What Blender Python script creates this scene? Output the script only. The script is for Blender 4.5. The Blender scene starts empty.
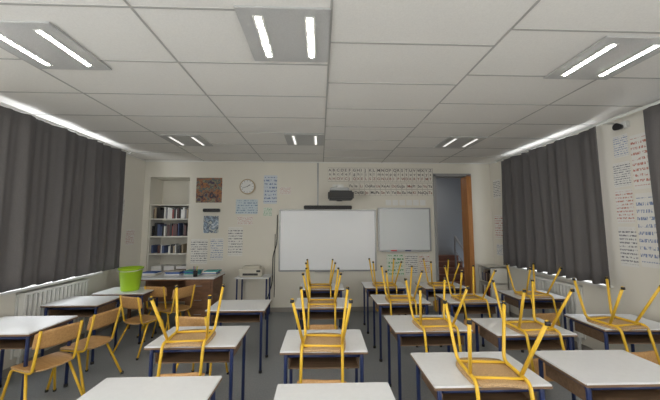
import bpy, bmesh, math, random
from mathutils import Vector, Matrix
random.seed(7)
S=bpy.context.scene
try: S.view_settings.view_transform='Standard'
except Exception: pass

# ---------------------------------------------------------------- materials
def new_mat(name):
    m=bpy.data.materials.new(name); m.use_nodes=True
    nt=m.node_tree; b=nt.nodes['Principled BSDF']
    return m,nt,b
def mat(name,col,rough=.5,metal=0,var=0,scale=20,bump=0,spec=None):
    m,nt,b=new_mat(name)
    b.inputs['Base Color'].default_value=(*col,1); b.inputs['Roughness'].default_value=rough
    b.inputs['Metallic'].default_value=metal
    if spec is not None: b.inputs['Specular IOR Level'].default_value=spec
    if var or bump:
        tc=nt.nodes.new('ShaderNodeTexCoord'); n=nt.nodes.new('ShaderNodeTexNoise'); n.inputs['Scale'].default_value=scale
        n.inputs['Detail'].default_value=4
        nt.links.new(tc.outputs['Object'],n.inputs['Vector'])
        if var:
            r=nt.nodes.new('ShaderNodeValToRGB')
            r.color_ramp.elements[0].position=.3; r.color_ramp.elements[1].position=.7
            r.color_ramp.elements[0].color=(*[c*(1-var) for c in col],1)
            r.color_ramp.elements[1].color=(*[min(1,c*(1+var)) for c in col],1)
            nt.links.new(n.outputs['Fac'],r.inputs['Fac']); nt.links.new(r.outputs['Color'],b.inputs['Base Color'])
        if bump:
            bp=nt.nodes.new('ShaderNodeBump'); bp.inputs['Strength'].default_value=bump; bp.inputs['Distance'].default_value=.01
            nt.links.new(n.outputs['Fac'],bp.inputs['Height']); nt.links.new(bp.outputs['Normal'],b.inputs['Normal'])
    return m
def wood(name,c1,c2,sc=(3,30,30),rough=.45):
    m,nt,b=new_mat(name)
    tc=nt.nodes.new('ShaderNodeTexCoord'); mp=nt.nodes.new('ShaderNodeMapping'); mp.inputs['Scale'].default_value=sc
    n=nt.nodes.new('ShaderNodeTexNoise'); n.inputs['Scale'].default_value=1.5; n.inputs['Detail'].default_value=5
    r=nt.nodes.new('ShaderNodeValToRGB'); r.color_ramp.elements[0].color=(*c1,1); r.color_ramp.elements[1].color=(*c2,1)
    r.color_ramp.elements[0].position=.3; r.color_ramp.elements[1].position=.7
    nt.links.new(tc.outputs['Object'],mp.inputs['Vector']); nt.links.new(mp.outputs['Vector'],n.inputs['Vector'])
    nt.links.new(n.outputs['Fac'],r.inputs['Fac']); nt.links.new(r.outputs['Color'],b.inputs['Base Color'])
    b.inputs['Roughness'].default_value=rough
    return m
def emis(name,col,st):
    m,nt,b=new_mat(name)
    b.inputs['Emission Color'].default_value=(*col,1); b.inputs['Emission Strength'].default_value=st
    return m
def ink_mat(name,paper,ink,rows,cols,dens=.5,head=None):
    m,nt,b=new_mat(name); L=nt.links.new; N=nt.nodes.new
    tc=N('ShaderNodeTexCoord'); sep=N('ShaderNodeSeparateXYZ'); L(tc.outputs['Generated'],sep.inputs[0])
    def M(op,a,bb=None):
        n=N('ShaderNodeMath'); n.operation=op
        for i,v in enumerate((a,bb)):
            if v is None: continue
            if isinstance(v,(int,float)): n.inputs[i].default_value=v
            else: L(v,n.inputs[i])
        return n.outputs[0]
    u=M('ADD',sep.outputs['X'],sep.outputs['Y']) ; z=M('MULTIPLY',sep.outputs['Z'],rows)
    fr=M('FRACT',z); row=M('FLOOR',z)
    cb=N('ShaderNodeCombineXYZ'); L(M('MULTIPLY',u,cols),cb.inputs[0]); L(M('MULTIPLY',row,7.3),cb.inputs[1]); L(M('MULTIPLY',fr,1.5),cb.inputs[2])
    n=N('ShaderNodeTexNoise'); n.inputs['Scale'].default_value=1; n.inputs['Detail'].default_value=1; L(cb.outputs[0],n.inputs['Vector'])
    a=M('GREATER_THAN',n.outputs['Fac'],dens)
    c=M('MULTIPLY',M('GREATER_THAN',fr,.3),M('LESS_THAN',fr,.75))
    mu=M('MULTIPLY',M('GREATER_THAN',sep.outputs['Z'],.06),M('LESS_THAN',sep.outputs['Z'],.94))
    f=M('MULTIPLY',M('MULTIPLY',a,c),mu)
    mx=N('ShaderNodeMix'); mx.data_type='RGBA'; L(f,mx.inputs[0]); mx.inputs[6].default_value=(*paper,1); mx.inputs[7].default_value=(*ink,1)
    L(mx.outputs[2],b.inputs['Base Color']); b.inputs['Roughness'].default_value=.7
    return m
def art_mat(name,cols,scale=6):
    m,nt,b=new_mat(name)
    tc=nt.nodes.new('ShaderNodeTexCoord'); n=nt.nodes.new('ShaderNodeTexNoise'); n.inputs['Scale'].default_value=scale; n.inputs['Distortion'].default_value=1.5
    r=nt.nodes.new('ShaderNodeValToRGB'); cr=r.color_ramp; cr.interpolation='CONSTANT'
    while len(cr.elements)<len(cols): cr.elements.new(.5)
    for i,c in enumerate(cols):
        cr.elements[i].position=.3+.4*i/len(cols) if i else 0; cr.elements[i].color=(*c,1)
    nt.links.new(tc.outputs['Object'],n.inputs['Vector']); nt.links.new(n.outputs['Fac'],r.inputs['Fac']); nt.links.new(r.outputs['Color'],b.inputs['Base Color'])
    b.inputs['Roughness'].default_value=.4
    return m

M_wall=mat('wall_paint',(.74,.71,.63),.8,var=.02,scale=1.5)
M_wallR=mat('wall_paint_side',(.76,.73,.65),.8,var=.02,scale=1.5)
M_ceil=mat('ceiling_tile',(.84,.82,.78),.9,var=.03,scale=90,bump=.1)
M_tbar=mat('ceiling_tbar',(.44,.43,.41),.6)
M_panel=mat('lamp_panel',(.50,.50,.49),.5,var=.1,scale=200)
M_strip=emis('lamp_strip',(1,.94,.85),104)
M_strip2=emis('lamp_strip_dim',(1,.97,.92),1.2)
M_floor=mat('lino_floor',(.26,.275,.285),.30,var=.12,scale=60,spec=.5)
M_top=mat('laminate_white',(.72,.73,.74),.32,var=.02,scale=30)
M_edge=wood('edge_beech',(.16,.10,.06),(.24,.15,.09))
M_navy=mat('navy_steel',(.02,.035,.12),.35)
M_black=mat('black_plastic',(.015,.015,.017),.4)
M_yel=mat('yellow_steel',(.80,.50,.04),.33)
M_ply=wood('beech_ply',(.47,.25,.09),(.60,.35,.14),(40,4,40))
M_under=mat('ply_underside',(.50,.33,.17),.6,var=.35,scale=160)
M_curt=mat('curtain_cloth',(.125,.118,.118),.9,var=.10,scale=150)
M_white=mat('white_metal',(.75,.75,.72),.35)
M_grey=mat('grey_metal',(.35,.36,.37),.35,metal=.6)
M_board=mat('whiteboard_surface',(.92,.94,.97),.25)
M_board2=mat('blackboard_white_matte',(.68,.71,.72),.3)
M_brown=wood('brown_wood',(.13,.06,.03),(.24,.12,.06),(4,4,20))
M_oak=wood('orange_door_wood',(.42,.17,.05),(.55,.25,.08),(20,20,2))
M_shelf=mat('shelf_paint',(.66,.64,.58),.5)
M_dark=mat('dark_rubber',(.03,.03,.03),.7)
M_green=mat('lime_plastic',(.38,.62,.02),.35)
M_base=mat('baseboard_paint',(.30,.28,.25),.5)
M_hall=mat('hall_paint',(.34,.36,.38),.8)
M_frame=mat('door_frame_paint',(.30,.30,.30),.5)
M_step=wood('stair_wood',(.20,.09,.06),(.28,.13,.08))
M_paper=mat('paper_white',(.78,.78,.76),.7)
M_beige=mat('beige_plastic',(.55,.52,.44),.45)

# ---------------------------------------------------------------- builder
class MB:
    def __init__(s): s.bm=bmesh.new(); s.mats=[]
    def mi(s,m):
        if m not in s.mats: s.mats.append(m)
        return s.mats.index(m)
    def box(s,x0,x1,y0,y1,z0,z1,m,bev=0,mtx=None):
        r=bmesh.ops.create_cube(s.bm,size=1); vs=r['verts']
        for v in vs:
            v.co=Vector(((x0+x1)/2+v.co.x*(x1-x0),(y0+y1)/2+v.co.y*(y1-y0),(z0+z1)/2+v.co.z*(z1-z0)))
        i=s.mi(m); fs=set(f for v in vs for f in v.link_faces)
        for f in fs: f.material_index=i
        allv=list(vs)
        if bev:
            es=list(set(e for v in vs for e in v.link_edges))
            r=bmesh.ops.bevel(s.bm,geom=es,offset=bev,segments=2,affect='EDGES')
            for f in r['faces']: f.material_index=i
            allv=list(set(v for f in r['faces'] for v in f.verts)|set(v for v in vs if v.is_valid))
        if mtx is not None:
            for v in allv: v.co=mtx@v.co
    def cone(s,c,r0,r1,h,m,seg=24,axis='Z',cap=True):
        mt=Matrix.Translation(Vector(c))
        if axis=='X': mt=mt@Matrix.Rotation(math.pi/2,4,'Y')
        if axis=='Y': mt=mt@Matrix.Rotation(-math.pi/2,4,'X')
        r=bmesh.ops.create_cone(s.bm,cap_ends=cap,segments=seg,radius1=r0,radius2=r1,depth=h,matrix=mt)
        i=s.mi(m)
        for f in set(f for v in r['verts'] for f in v.link_faces):
            f.material_index=i
            if len(f.verts)==4: f.smooth=True
    def tube(s,pts,r,m,seg=8,rnd=.04):
        P=[Vector(p) for p in pts]; path=[P[0]]
        for k in range(1,len(P)-1):
            a,b,c=P[k-1],P[k],P[k+1]
            d=min(rnd,(a-b).length*.45,(c-b).length*.45)
            p0=b+(a-b).normalized()*d; p2=b+(c-b).normalized()*d
            for t in (0,.25,.5,.75,1): path.append((1-t)**2*p0+2*t*(1-t)*b+t*t*p2)
        path.append(P[-1])
        n=None; rings=[]; i=s.mi(m)
        for k,p in enumerate(path):
            t=(path[min(k+1,len(path)-1)]-path[max(k-1,0)]).normalized()
            if n is None:
                n=t.orthogonal().normalized()
            n=(n-t*n.dot(t)).normalized(); bt=t.cross(n)
            rings.append([s.bm.verts.new(p+r*(math.cos(q)*n+math.sin(q)*bt)) for q in [2*math.pi*j/seg for j in range(seg)]])
        for a,b in zip(rings,rings[1:]):
            for j in range(seg):
                f=s.bm.faces.new((a[j],a[(j+1)%seg],b[(j+1)%seg],b[j])); f.material_index=i; f.smooth=True
        for rg in (rings[0][::-1],rings[-1]):
            f=s.bm.faces.new(rg); f.material_index=i
    def grid(s,fn,nu,nv,thick,m,m2=None,smooth=True):
        i=s.mi(m); i2=s.mi(m2 or m); A=[];B=[]
        for a in range(nu+1):
            ra=[];rb=[]
            for b in range(nv+1):
                p,n=fn(a/nu,b/nv); ra.append(s.bm.verts.new(p)); rb.append(s.bm.verts.new(p-n*thick))
            A.append(ra);B.append(rb)
        for a in range(nu):
            for b in range(nv):
                f=s.bm.faces.new((A[a][b],A[a+1][b],A[a+1][b+1],A[a][b+1])); f.material_index=i; f.smooth=smooth
                f=s.bm.faces.new((B[a][b+1],B[a+1][b+1],B[a+1][b],B[a][b])); f.material_index=i2; f.smooth=smooth
        for a in range(nu):
            for b in (0,nv):
                f=s.bm.faces.new((A[a][b],A[a+1][b],B[a+1][b],B[a][b])); f.material_index=i2
        for b in range(nv):
            for a in (0,nu):
                f=s.bm.faces.new((A[a][b],A[a][b+1],B[a][b+1],B[a][b])); f.material_index=i2
    def mesh(s,name):
        bmesh.ops.recalc_face_normals(s.bm,faces=s.bm.faces[:])
        me=bpy.data.meshes.new(name); s.bm.to_mesh(me); s.bm.free()
        for m in s.mats: me.materials.append(m)
        return me
    def obj(s,name,loc=(0,0,0),rot=(0,0,0),parent=None):
        return put(s.mesh(name+'_mesh'),name,loc,rot,parent)
def put(me,name,loc=(0,0,0),rot=(0,0,0),parent=None):
    o=bpy.data.objects.new(name,me); S.collection.objects.link(o)
    o.location=loc; o.rotation_euler=rot
    if parent: o.parent=parent
    return o
def text(body,size,loc,rot,m,parent,name='lettering',align='LEFT',sp=1.0):
    c=bpy.data.curves.new(name,'FONT'); c.body=body; c.size=size; c.align_x=align; c.space_line=sp
    c.materials.append(m); c.extrude=.0005; c.offset=.0012
    o=bpy.data.objects.new(name,c); S.collection.objects.link(o); o.location=loc; o.rotation_euler=rot; o.parent=parent
    return o

# ---------------------------------------------------------------- room
XL,XR,YB,YF,H=-3.70,3.75,6.20,-2.6,3.15
T=.22
b=MB(); b.box(XL-T,XR+T,YF-T,YB+3.4,-.1,0,M_floor); b.obj('floor')
b=MB(); b.box(XL-T,XR+T,YF-T,YB+T,H,H+.1,M_ceil); b.obj('ceiling')
def side_wall(name,x0,x1,wins,m,zb=1.02,zt=2.98):
    b=MB(); y=YF-T
    for (a,c) in wins:
        b.box(x0,x1,y,a,0,H,m); b.box(x0,x1,a,c,0,zb,m); b.box(x0,x1,a,c,zt,H,m); y=c
    b.box(x0,x1,y,YB+T,0,H,m); b.obj(name)
WL=[(-1.9,.4),(3.25,4.95)]; WR=[(-1.9,-.2),(1.2,2.8),(3.75,5.35)]  # first opening of each list is unseen, added behind the camera for extra light
side_wall('wall_left',XL-T,XL,WL,M_wallR)
side_wall('wall_right',XR,XR+T,WR,M_wallR)
b=MB(); b.box(XL,XR,YF-T,YF,0,H,M_wall); b.obj('wall_rear')
ax0,ax1,az=-3.58,-2.76,2.80
dx0,dx1,dz=2.50,3.27,2.88
b=MB()
b.box(XL,ax0,YB,YB+T,0,H,M_wall); b.box(ax0,ax1,YB,YB+T,az,H,M_wall); b.box(ax1,dx0,YB,YB+T,0,H,M_wall)
b.box(dx0,dx1,YB,YB+T,dz,H,M_wall); b.box(dx1,XR,YB,YB+T,0,H,M_wall)
b.box(ax0-.03,ax1+.03,YB+.5,YB+.55,0,az+.03,M_wall); b.box(ax0-.03,ax0,YB+T,YB+.5,0,az,M_wall); b.box(ax1,ax1+.03,YB+T,YB+.5,0,az,M_wall)
b.box(ax0-.03,ax1+.03,YB+T,YB+.5,az,az+.03,M_wall)
b.obj('wall_front')
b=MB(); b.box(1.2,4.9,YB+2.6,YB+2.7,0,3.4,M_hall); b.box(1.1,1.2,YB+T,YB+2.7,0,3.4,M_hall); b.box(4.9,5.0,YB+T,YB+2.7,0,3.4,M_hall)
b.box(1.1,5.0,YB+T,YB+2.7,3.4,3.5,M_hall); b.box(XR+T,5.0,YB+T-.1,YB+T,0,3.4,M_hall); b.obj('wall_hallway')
b=MB()
for i in range(6): b.box(2.3,4.1,YB+1.15+.24*i,YB+1.41+.24*i if i<5 else YB+2.58,0 if i==0 else .15*i-.05,.15*(i+1),M_step,.008)
b.obj('hallway_staircase')
b=MB(); b.tube([(3.66,YB+1.05,0),(3.66,YB+1.05,1.1),(3.66,YB+1.6,1.5),(3.66,YB+1.6,.62)],.022,M_frame)
b.tube([(3.66,YB+1.05,.75),(3.66,YB+1.6,1.1)],.012,M_frame)
b.obj('stair_handrail')
b=MB(); b.box(dx0-.03,dx0+.03,YB-.02,YB+T+.01,0,dz,M_frame); b.box(dx1-.06,dx1+.04,YB-.02,YB+T+.01,0,dz,M_oak); b.box(dx0-.03,dx1+.04,YB-.02,YB+T+.01,dz-.03,dz+.03,M_frame); b.obj('trim_1')
b=MB()
b.box(-.04,0,0,.76,.01,2.1,M_oak,.004); b.box(-.055,-.04,.12,.64,.2,.95,M_oak,.004); b.box(-.055,-.04,.12,.64,1.1,1.95,M_oak,.004)
b.tube([(-.04,.68,1.02),(-.09,.68,1.02),(-.09,.58,1.02)],.009,M_grey); b.box(-.04,0,0,.76,2.12,2.84,M_oak,.004)
b.obj('door_1',(dx1+.0,YB+T+.07,0),(0,0,math.radians(-45)))
b=MB(); b.box(ax1,dx0-.03,YB-.015,YB,0,.09,M_base); b.box(dx1+.04,XR-.015,YB-.015,YB,0,.09,M_base); b.obj('baseboard_front')
b=MB(); b.box(XL,XL+.015,YF,YB,0,.09,M_base); b.obj('baseboard_left')
b=MB(); b.box(XR-.015,XR,YF,YB,0,.09,M_base); b.obj('baseboard_right')
# ceiling grid
gx=[.07+1.27*k for k in range(-3,4)]; gx=[g for g in gx if XL+.1<g<XR]
b=MB(); w=.008
for g in gx: b.box(g-w,g+w,YF,YB,H-.004,H+.001,M_tbar)
cols=[XL]+gx+[XR]
for k in range(len(cols)-1):
    off=.31 if abs(cols[k]-.07)<.01 else 0
    if cols[k]>1.2: off=.12
    y=1.76+off-.62*7
    while y<YB:
        if y>YF: b.box(cols[k],cols[k+1],y-w,y+w,H-.0035,H+.001,M_tbar)
        y+=.62
b.obj('trim_2')
b=MB(); b.box(XL,XL+.02,YF,YB,H-.02,H,M_white); b.box(XR-.02,XR,YF,YB,H-.02,H,M_white); b.box(XL,XR,YB-.02,YB,H-.02,H,M_white); b.obj('trim_3')
# lamps
def make_lamp(ms):
    b=MB()
    b.box(-.305,.305,-.30,.30,-.012,.002,M_panel,.003)
    for sx in (-.17,.17):
        b.box(sx-.035,sx+.035,-.235,.235,-.016,-.011,M_white,.002)
        b.box(sx-.014,sx+.014,-.22,.22,-.019,-.015,ms)
    return b.mesh('ceiling_lamp')
LA=make_lamp(M_strip); LB=make_lamp(M_strip2)
for me,pos in ((LA,[(-2.14,2.21),(-.24,2.02),(2.38,2.22),(-2.14,-.4),(-.24,-.4),(2.38,-.4),(-2.14,-1.9),(-.24,-1.9),(2.38,-1.9)]),  # lamps behind the camera are unseen, added as fill for the room
               (LB,[(-2.14,4.66),(-.24,4.55),(2.3,4.60)])):
    for x,y in pos: put(me,'ceiling_lamp',(x,y,H-.004))
def window(n,x,y0,y1,z0=1.02,z1=2.98):
    b=MB(); t=.05
    for (a,c) in ((y0,y0+t),(y1-t,y1),((y0+y1)/2-t/2,(y0+y1)/2+t/2)): b.box(x-.03,x+.03,a,c,z0,z1,M_white)
    b.box(x-.03,x+.03,y0,y1,z0,z0+t,M_white); b.box(x-.03,x+.03,y0,y1,z1-t,z1,M_white)
    b.obj('window_%d'%n)
n=1
for a,c in WL: window(n,XL-.12,a,c); n+=1
for a,c in WR: window(n,XR+.12,a,c); n+=1
def curtain(name,x,y0,y1,z0,z1,folds,seed,gather=0.0,flare=0.0):
    rr=random.Random(seed); ph=[rr.uniform(0,6) for _ in range(6)]
    b=MB()
    def fn(u,v):
        uu=u+.02*math.sin(7*u+ph[0])+.008*math.sin(2.5*v+11*u)
        y=y0+(y1-y0)*u-flare*v*(1-u)
        amp=.026+.022*v+.012*math.sin(5*u+ph[1])
        w1=math.sin(2*math.pi*folds*uu+ph[2]+.5*math.sin(2.5*v+ph[3]))
        w2=math.sin(2*math.pi*folds*.37*u+ph[4])
        dx=amp*w1*(.75+.35*w2)+.02*w2+.005*math.sin(2*math.pi*folds*2.3*uu+ph[5])
        z=z1+(z0-z1)*v+ (.012*w1 if v>.99 else 0)
        return Vector((x+dx,y,z)),Vector((1 if x>0 else -1,0,0))*1.0
    b.grid(fn,int(folds*12),12,.004,M_curt)
    return b.obj(name)
curtain('window_curtain',-3.42,3.10,5.15,1.06,3.06,11,3)
curtain('window_curtain',3.58,3.52,5.56,1.03,3.05,10,5,flare=.03)
curtain('window_curtain',3.58,1.35,3.0,1.03,3.05,8,8)
def rod(x,y0,y1,z):
    b=MB(); b.tube([(x,y0,z),(x,y1,z)],.014,M_white)
    wx=XL if x<0 else XR
    for y in (y0+.08,(y0+y1)/2,y1-.08): b.tube([(x,y,z),(wx,y,z)],.009,M_white)
    for y in (y0,y1): b.cone((x,y,z),.022,.022,.04,M_white,12,'Y')
    b.obj('curtain_rod')
rod(-3.42,3.0,5.25,3.08); rod(3.58,1.25,5.7,3.07)
def radiator(x,y0,y1,z0,z1):
    b=MB(); s=1 if x<0 else -1
    b.box(min(x,x+s*.02),max(x,x+s*.02),y0,y1,z0,z1,M_white)
    nn=int((y1-y0)/.06)
    for i in range(nn):
        y=y0+(i+.5)*(y1-y0)/nn
        b.box(min(x+s*.02,x+s*.1),max(x+s*.02,x+s*.1),y-.018,y+.018,z0+.02,z1-.02,M_white,.008)
    b.box(min(x,x+s*.11),max(x,x+s*.11),y0,y1,z1-.03,z1,M_white,.005)
    for y in (y0+.1,y1-.1): b.box(min(x,x+s*.03),max(x,x+s*.03),y-.02,y+.02,0,z0+.01,M_white)
    b.tube([(x+s*.05,y1,z0+.08),(x+s*.05,y1+.07,z0+.08),(x+s*.05,y1+.07,0)],.01,M_white)
    b.obj('radiator')
radiator(XL+.005,3.75,4.75,.18,.95); radiator(XR-.005,4.1,5.0,.18,.92)
b=MB(); b.box(XL,XL+.1,3.1,5.05,.98,1.01,M_white,.005); b.obj('trim_4')
b=MB(); b.box(XR-.1,XR,3.65,5.6,.98,1.01,M_white,.005); b.obj('trim_5')

# ---------------------------------------------------------------- desks & chairs
def make_desk(wd,dp=.50,name='desk'):
    b=MB(); hx,hy=wd/2,dp/2
    b.box(-hx,hx,-hy,hy,.728,.75,M_top,.004)
    b.box(-hx-.002,hx+.002,-hy-.002,hy+.002,.722,.743,M_edge,.004)
    for sx in (-1,1):
        x=sx*(hx-.045)
        b.tube([(x,-hy+.04,.0),(x,-hy+.04,.71),(x,hy-.04,.71),(x,hy-.04,0)],.016,M_navy,8,.03)
        for y in (-hy+.04,hy-.04): b.cone((x,y,.015),.021,.019,.03,M_black,12)
    b.tube([(-hx+.045,hy-.04,.69),(hx-.045,hy-.04,.69)],.013,M_navy)
    b.tube([(-hx+.045,-hy+.06,.69),(hx-.045,-hy+.06,.69)],.013,M_navy)
    b.box(-hx+.07,hx-.07,-hy+.06,hy-.06,.585,.595,M_edge)
    b.box(-hx+.07,hx-.07,hy-.07,hy-.06,.595,.72,M_edge)
    for sx in (-1,1): b.box(sx*(hx-.07)-.005,sx*(hx-.07)+.005,-hy+.06,hy-.06,.585,.722,M_edge)
    return b.mesh(name)
DC=make_desk(.72); DB=make_desk(.77); DL=make_desk(.80,.56)
SH=.44
def make_chair():
    b=MB()
    for s in (-1,1):
        b.tube([(s*.222,.225,0),(s*.168,.165,SH-.03),(s*.165,-.15,SH-.03),(s*.165,-.235,.80)],.0125,M_yel,8,.05)
        b.tube([(s*.165,-.06,SH-.035),(s*.232,-.25,0)],.0125,M_yel,8)
        b.cone((s*.222,.225,.012),.016,.016,.024,M_black,10); b.cone((s*.232,-.25,.012),.016,.016,.024,M_black,10)
    b.tube([(-.165,.13,SH-.03),(.165,.13,SH-.03)],.010,M_yel); b.tube([(-.165,-.10,SH-.03),(.165,-.10,SH-.03)],.010,M_yel)
    def seat(u,v):
        x=(u*2-1); y=(v*2-1)
        k=1-.10*(abs(x)**6)*(abs(y)**6)*2
        px=x*.195*k*(1-.06*(y<0)*abs(y)); py=y*.19*k+.005
        z=SH-.012*(1-x*x)*(1-.5*y)-.02*max(0,y-.6)**2*4
        return Vector((px,py,z)),Vector((0,0,1))
    b.grid(seat,12,12,.012,M_ply,M_under)
    def back(u,v):
        x=u*2-1; z=.625+.175*v
        cz=abs(x)**5
        z=.7125+(z-.7125)*(1-.25*cz)
        y=-.155-.08*((z-SH)/.36)-.028*(1-x*x)+.012
        return Vector((x*.195,y,z)),Vector((0,-1,0))
    b.grid(back,14,6,.011,M_ply,M_ply)
    return b.mesh('school_chair')
CH=make_chair()
def desk(x,y,me,rz=0): return put(me,'school_desk',(x,y,0),(0,0,math.radians(rz)))
def chair_up(x,y,rz=0): return put(CH,'school_chair',(x,y,0),(0,0,math.radians(rz)))
def chair_on(x,yf,rz=0,tilt=0,dz=0):
    o=put(CH,'school_chair')
    o.matrix_world=Matrix.Translation((x,yf+.125,.752+SH+dz))@Matrix.Rotation(math.radians(rz),4,'Z')@Matrix.Rotation(math.radians(tilt),4,'X')@Matrix.Rotation(math.pi,4,'Y')
    return o
rows_C=[5.05,4.00,2.72,1.74]; 
for i,y in enumerate(rows_C):
    desk(.04+(.05 if i==3 else 0),y,DC,random.uniform(-1,1))
    if i<3: chair_on(.03+random.uniform(-.03,.03),y-.25,random.uniform(-4,4))
for i,y in enumerate([3.92,2.86,1.86]):
    desk([-1.03,-1.1,-1.05][i],y,[DC,DB,DB][i],0)
chair_on(-1.16,2.61,4)
for i,y in enumerate([5.15,4.17,3.15,2.17]):
    desk(1.12,y,DB if i>1 else DC,random.uniform(-1,1)); chair_on(1.14+random.uniform(-.04,.04),y-.25,random.uniform(-6,6))
for i,y in enumerate([5.1,4.17,3.02,2.17]):
    desk([2.1,2.1,2.06,2.12][i],y,DB if i>1 else DC,random.uniform(-1,1))
    if i<3: chair_on(2.08+random.uniform(-.04,.04),y-.25,random.uniform(-6,6))
desk(3.18,4.36,DC,-2); chair_on(3.12,4.11,4)
desk(3.22,3.12,DB,-2); chair_on(3.07,2.87,8)
chair_up(2.0,1.74,6)
desk(-3.16,3.24,DL,0); desk(-3.05,4.85,DB,0)
desk(-3.24,4.22,DC,0)
chair_up(-2.72,3.10,68); chair_up(-2.66,3.56,80)
chair_up(-2.55,4.42,-20); chair_up(-2.35,4.95,60); chair_up(-1.35,3.50,-8)

# teacher area
b=MB()
b.box(-3.35,-1.85,5.25,5.85,.76,.79,M_top,.004); b.box(-3.35,-1.85,5.25,5.85,.745,.762,M_brown)
b.box(-2.35,-1.88,5.28,5.82,.06,.746,M_brown,.004)
for z in (.10,.32,.54): 
    b.box(-2.32,-1.91,5.262,5.282,z,z+.2,M_brown,.006); b.tube([(-2.17,5.262,z+.12),(-2.17,5.24,z+.12),(-2.06,5.24,z+.12),(-2.06,5.262,z+.12)],.005,M_grey,6,.008)
for x in (-3.3,): 
    for y in (5.3,5.8): b.box(x-.02,x+.02,y-.02,y+.02,0,.75,M_brown)
b.box(-2.3,-1.9,5.3,5.8,0,.06,M_black); b.box(-3.3,-2.35,5.79,5.81,.3,.75,M_brown)
o=b.obj('teacher_desk'); o.scale=(1,1,1.10)
TZ=.79*1.10+.001
chair_up(-2.62,5.10,-10)
rr=random.Random(4)
pm=[M_paper,mat('red_card',(.4,.04,.03),.6),mat('blue_card',(.05,.12,.35),.6),M_beige,mat('teal_card',(.05,.3,.3),.6)]
for k,(x,y) in enumerate([(-3.1,5.55),(-2.7,5.6),(-2.36,5.6),(-2.02,5.6)]):
    b=MB(); z=TZ
    for i in range(rr.randint(3,6)):
        t=rr.uniform(.01,.025); dx=rr.uniform(-.02,.02)
        b.box(x-.13+dx,x+.13+dx,y-.1,y+.1,z,z+t,rr.choice(pm)); z+=t
    b.obj('stack_of_papers')
b=MB(); b.cone((0,0,.05),.035,.04,.1,M_black,16)
for i in range(5): b.tube([(.01*math.cos(i*1.3),.01*math.sin(i*1.3),.02),(.04*math.cos(i*1.3),.04*math.sin(i*1.3),.18)],.004,[M_yel,M_green,pm[1],pm[2],M_navy][i],6)
b.obj('pencil_cup',(-2.22,5.36,TZ))
# bucket
b=MB()
R=[(.0,.0),(.115,.0),(.12,.01),(.155,.30),(.168,.305),(.168,.325),(.152,.325),(.112,.02),(0,.02)]
seg=32;i=b.mi(M_green)
rings=[]
for r,z in R: rings.append([b.bm.verts.new((r*math.cos(2*math.pi*j/seg),r*math.sin(2*math.pi*j/seg),z)) for j in range(seg)] if r>0 else [b.bm.verts.new((0,0,z))])
for a,c in zip(rings,rings[1:]):
    for j in range(seg):
        k=(j+1)%seg
        if len(a)==1: f=b.bm.faces.new((a[0],c[k],c[j]))
        elif len(c)==1: f=b.bm.faces.new((a[j],a[k],c[0]))
        else: f=b.bm.faces.new((a[j],a[k],c[k],c[j]))
        f.material_index=i; f.smooth=True
b.tube([(-.17,0,.3)]+[(-.17*math.cos(math.pi*t/8),-.05-.1*math.sin(math.pi*t/8),.3-.02*math.sin(math.pi*t/8)) for t in range(1,8)]+[(.17,0,.3)],.005,M_white,6,.01)
o=b.obj('plastic_bucket',(-3.02,4.84,.751)); o.scale=(1.05,1.05,1.1)

# alcove shelf
b=MB()
for z in (.35,.75,1.17,1.53,1.90,2.2): b.box(ax0,ax1,YB+.06,YB+.5,z,z+.025,M_shelf)
b.box(ax0,ax0+.02,YB+.04,YB+.5,0,2.225,M_shelf); b.box(ax1-.02,ax1,YB+.04,YB+.5,0,2.225,M_shelf)
b.obj('storage_shelf')
b=MB()
bc=[M_black,M_paper,mat('binder_red',(.30,.06,.05),.5),mat('binder_blue',(.08,.11,.22),.5),M_paper,mat('binder_grey',(.25,.25,.27),.5),mat('binder_maroon',(.10,.05,.05),.5),M_paper,M_black,mat('binder_tan',(.42,.34,.24),.5)]
for z,hh in ((1.195,.20),(1.555,.28),(1.925,.25)):
    x=ax0+.03
    while x<ax1-.07:
        w=rr.uniform(.02,.06); h=hh*rr.uniform(.7,1.0)
        b.box(x,x+w-.004,YB+.09+rr.uniform(0,.05),YB+.36,z,z+h,rr.choice(bc)); x+=w+(rr.uniform(.02,.1) if rr.random()<.15 else 0)
for z in (.375,.775):
    for k in range(3):
        zz=z
        for i in range(5):
            t=rr.uniform(.02,.04); b.box(ax0+.05+.26*k,ax0+.26+.26*k,YB+.1,YB+.4,zz,zz+t,rr.choice(bc+[M_paper]*5)); zz+=t
b.obj('row_of_binders')

# ---------------------------------------------------------------- front wall items
y0=YB-.001
def board(name,x0,x1,z0,z1,ms,fr=.025,d=.04,fm=None):
    fm=fm or M_grey
    b=MB(); b.box(x0,x1,y0-d+.008,y0,z0,z1,ms)
    for (a,c,e,f) in ((x0-fr*.3,x0+fr,z0,z1),(x1-fr,x1+fr*.3,z0,z1),(x0,x1,z0-fr*.3,z0+fr),(x0,x1,z1-fr,z1+fr*.3)):
        b.box(a,c,y0-d,y0,e,f,fm,.003)
    return b
b=board('w',-.85,1.19,.83,2.11,M_board); b.box(-.1,.5,y0-.10,y0-.04,.82,.84,M_grey,.003)
b.obj('interactive_whiteboard')
b=board('w',1.25,2.37,1.24,2.15,M_board2); b.box(1.3,2.3,y0-.10,y0-.03,1.225,1.24,M_grey,.003); 
b.box(1.5,1.62,y0-.09,y0-.05,1.24,1.265,mat('marker_red',(.5,.05,.05),.5)); b.box(1.8,1.92,y0-.09,y0-.05,1.24,1.265,M_navy)
b.obj('whiteboard')
b=MB()
b.box(.16,.66,y0-.62,y0-.30,2.28,2.46,M_black,.03); b.box(.2,.58,y0-.52,y0-.34,2.455,2.53,M_grey,.015)
b.box(.33,.45,y0-.5,y0,2.52,2.58,M_white,.01); b.box(.27,.51,y0-.02,y0,2.38,2.66,M_white,.005)
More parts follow.
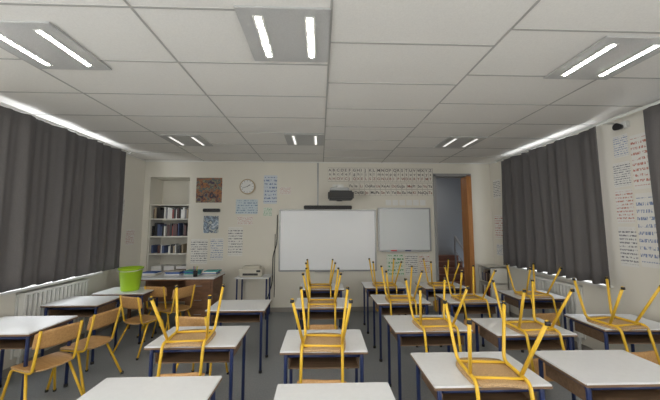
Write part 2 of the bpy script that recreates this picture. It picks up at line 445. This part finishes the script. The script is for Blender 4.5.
b.box(.28,.5,y0-.30,y0-.14,2.32,2.42,M_black,.01)
b.cone((.39,y0-.42,2.275),.06,.05,.02,M_black,20)
b.obj('wall_projector')
b=MB(); b.box(-.34,.68,y0-.09,y0-.005,2.12,2.20,M_black,.012)
for i in range(12): b.box(-.3+.08*i,-.24+.08*i,y0-.094,y0-.089,2.135,2.185,M_dark)
b.obj('sound_bar')
b=MB(); b.box(-.06,-.03,y0-.02,y0,2.20,H-.02,M_grey,.003); b.obj('cable_trunking')
b=MB(); b.tube([(-.9,y0-.012,2.0),(-.9,y0-.012,1.4),(-.98,y0-.02,1.15),(-.98,y0-.03,.6),(-1.1,y0-.02,.2)],.009,M_black,8,.1)
b.tube([(-.94,y0-.012,.3),(-.94,y0-.012,1.6)],.006,M_black)
b.obj('power_cable')

def poster(name,x0,x1,z0,z1,m,d=.004):
    b=MB(); b.box(x0,x1,y0-d,y0,z0,z1,m); return b.obj(name)
white=(.78,.77,.73)
ink1=ink_mat('ink_black',white,(.16,.16,.18),11,24,.49)
ink2=ink_mat('ink_blue',white,(.20,.26,.42),10,20,.5)
ink3=ink_mat('ink_green',(.72,.76,.68),(.1,.35,.15),6,12,.5)
ink4=ink_mat('ink_red',white,(.5,.2,.15),10,18,.5)
M_ink=mat('ink',(.08,.07,.07),.7); M_rink=mat('ink_brown',(.30,.12,.09),.7); M_card=mat('alpha_card',(.76,.73,.66),.7); M_back=mat('alpha_backing',(.50,.47,.42),.7)
b=MB()
b.box(.17,2.47,y0-.003,y0,2.72,3.03,M_back); b.box(.62,2.47,y0-.003,y0,2.42,2.70,M_back)
NC=26
for i in range(NC):
    x=.175+i*(2.29/NC); b.box(x,x+2.29/NC-.012,y0-.006,y0-.003,2.73,3.02,M_card)
for r in range(2):
    for i in range(16):
        x=.625+i*(1.84/16); b.box(x,x+1.84/16-.012,y0-.006,y0-.003,2.425+.14*r,2.425+.14*r+.125,M_card)
al=b.obj('alphabet_chart')
A='ABCDEFGHIJKLMNOPQRSTUVWXYZ'
R0=(math.pi/2,0,0)
for i in range(NC):
    x=.185+i*(2.29/NC)
    text(A[i],.085,(x,y0-.008,2.945),R0,M_ink,al); text(A[i].lower(),.085,(x+.01,y0-.008,2.86),R0,M_ink,al)
    text(A[(i*7)%26],.08,(x,y0-.008,2.76),R0,M_rink,al)
for r in range(2):
    for i in range(16):
        text((A[(i*3+r*5)%26]+'aeiou'[i%5]),.085,(.632+i*.115,y0-.008,2.46+.14*r),R0,M_rink if (i+r)%3==0 else M_ink,al)
b=MB()
for i in range(6): b.box(1.42+.15*i,1.54+.15*i,y0-.004,y0,2.21,2.33,M_paper)
b.obj('picture_cards')
poster('art_poster',-2.62,-2.08,2.26,2.79,art_mat('art',[(.03,.03,.05),(.20,.08,.05),(.35,.15,.06),(.10,.12,.12),(.28,.24,.14),(.07,.05,.08)],7))
poster('photo_poster',-2.44,-2.13,1.62,1.98,art_mat('art2',[(.6,.65,.7),(.25,.33,.42),(.12,.15,.2),(.5,.53,.5)],8))
poster('handwritten_sheet',-2.68,-2.34,.98,1.50,ink1); poster('handwritten_sheet',-2.28,-2.02,1.05,1.52,ink2)
poster('handwritten_sheet',-1.92,-1.62,1.14,1.75,ink1); poster('blue_chart',-1.78,-1.32,2.02,2.33,ink_mat('ink_b3',(.58,.66,.70),(.2,.3,.42),6,14,.5))
poster('handwritten_sheet',-1.74,-1.42,1.79,1.97,ink4)
poster('blue_chart',-1.20,-.92,2.24,2.85,ink_mat('ink_b2',(.62,.67,.72),(.16,.22,.38),8,12,.5))
poster('small_note',-.86,-.62,2.44,2.6,ink4); poster('small_note',-1.2,-1.02,1.98,2.16,ink3)
b=MB(); b.box(-2.44,-2.1,y0-.08,y0,2.06,2.13,M_black,.01); b.obj('wall_speaker')
for i,(a,c) in enumerate(((1.42,1.78),(1.82,2.08),(2.12,2.34))): poster('handwritten_sheet',a,c,.72,1.18,[ink3,ink1,ink4][i])
b=MB(); b.cone((0,0,0),.165,.165,.04,mat('clock_rim',(.42,.34,.22),.4),40,'Y'); b.cone((0,-.022,0),.14,.14,.006,M_paper,40,'Y')
for k in range(12):
    a=k*math.pi/6; b.box(-.004,.004,-.028,-.025,.11,.13,M_black,mtx=Matrix.Rotation(a,4,'Y'))
b.box(-.006,.006,-.030,-.027,-.01,.075,M_black,mtx=Matrix.Rotation(1.0,4,'Y')); b.box(-.004,.004,-.033,-.030,-.01,.11,M_black,mtx=Matrix.Rotation(-1.9,4,'Y'))
b.obj('wall_clock',(-1.54,YB-.021,2.60))
b=MB(); b.box(-1.62,-.98,YB-.52,YB-.06,.76,.785,M_top,.004)
for x in (-1.58,-1.02):
    for y in (YB-.48,YB-.1): b.tube([(x,y,0),(x,y,.76)],.016,M_navy)
b.box(-1.58,-1.02,YB-.48,YB-.1,.22,.235,M_beige); b.obj('printer_table')
b=MB(); b.box(-1.55,-1.12,YB-.47,YB-.12,.786,.94,M_beige,.015); b.box(-1.50,-1.17,YB-.42,YB-.2,.94,.98,M_beige,.01); b.box(-1.48,-1.19,YB-.475,YB-.46,.82,.86,M_black); b.box(-1.22,-1.14,YB-.475,YB-.46,.88,.92,M_black)
b.obj('printer')
b=MB()
bx0,bx1,by0,by1=3.38,3.72,5.72,6.16
b.box(bx0,bx1,by0,by0+.02,0,.95,M_shelf); b.box(bx0,bx1,by1-.02,by1,0,.95,M_shelf)
for z in (.05,.33,.62,.93): b.box(bx0,bx1,by0,by1,z,z+.02,M_shelf)
b.box(bx1-.01,bx1,by0,by1,0,.95,M_shelf); b.obj('low_bookcase')
b=MB()
for z in (.07,.35,.64):
    y=by0+.03
    while y<by1-.07:
        w=rr.uniform(.015,.04); b.box(bx0+.03,bx0+.24,y,y+w-.002,z,z+rr.uniform(.16,.24),rr.choice(bc)); y+=w
b.obj('row_of_books')
def sposter(name,x,ya,yb,z0,z1,m):
    b=MB(); s=-1 if x>0 else 1; x+=s*.001
    b.box(min(x,x+s*.004),max(x,x+s*.004),ya,yb,z0,z1,m); return b.obj(name)
sposter('handwritten_poster',XR,3.33,3.5,2.62,2.9,ink2); sposter('handwritten_poster',XR,3.1,3.3,2.2,2.85,ink4)
sposter('handwritten_poster',XR,3.33,3.53,2.25,2.56,ink1); sposter('handwritten_poster',XR,3.33,3.53,1.80,2.22,ink4)
sposter('handwritten_poster',XR,3.33,3.53,1.28,1.76,ink1); sposter('handwritten_poster',XR,3.1,3.3,1.3,2.15,ink2)
sposter('handwritten_poster',XR,5.85,6.1,2.35,2.75,ink1); sposter('handwritten_poster',XR,5.8,6.1,1.5,2.0,ink4); sposter('small_note',XR,5.85,6.08,1.15,1.4,ink2)
sposter('handwritten_poster',XL,5.35,5.6,1.95,2.3,ink1); sposter('handwritten_poster',XL,5.3,5.55,1.35,1.85,ink2)
sposter('handwritten_poster',XL,2.8,3.1,2.2,2.75,ink2); sposter('handwritten_poster',XL,5.7,5.95,1.4,1.7,ink4)
b=MB(); b.box(XR-.06,XR,3.28,3.4,2.96,3.04,M_white,.01); b.cone((XR-.09,3.34,2.98),.045,.03,.07,M_black,16,'X'); b.obj('motion_sensor')

# ---------------------------------------------------------------- light
w=bpy.data.worlds.new('sky'); S.world=w; w.use_nodes=True
bg=w.node_tree.nodes['Background']; bg.inputs['Color'].default_value=(.80,.88,1,1); bg.inputs['Strength'].default_value=1.6
def area(name,loc,rot,sx,sy,p,col=(1,1,1)):
    l=bpy.data.lights.new(name,'AREA'); l.shape='RECTANGLE'; l.size=sx; l.size_y=sy; l.energy=p; l.color=col
    o=bpy.data.objects.new(name,l); S.collection.objects.link(o); o.location=loc; o.rotation_euler=rot; return o
R=math.radians
DAY=(.96,.98,1)
area('window_and_fill_light',(XL-.3,-.75,1.8),(0,R(-110),0),1.9,2.2,135,DAY)  # added fill outside the unseen rear left window, tilted up to lift the ceiling
area('window_and_fill_light',(XR+.3,-1.05,1.8),(0,R(110),0),1.9,1.6,105,DAY)  # same added fill on the rear right, out of view
area('window_and_fill_light',(XL-.3,4.07,2.0),(0,R(-90),0),1.9,1.7,55,DAY)
area('window_and_fill_light',(XR+.3,4.55,2.0),(0,R(90),0),1.9,1.6,55,DAY)
area('hallway_lamp',(2.9,YB+1.6,3.35),(0,0,0),.4,.4,13,(1,.96,.9))

cam=bpy.data.cameras.new('camera'); cam.lens=36*290/660; cam.sensor_width=36
co=bpy.data.objects.new('camera',cam); S.collection.objects.link(co)
co.location=(0,0,1.77); co.rotation_euler=(R(90+5.1),0,R(-2.0)); S.camera=co
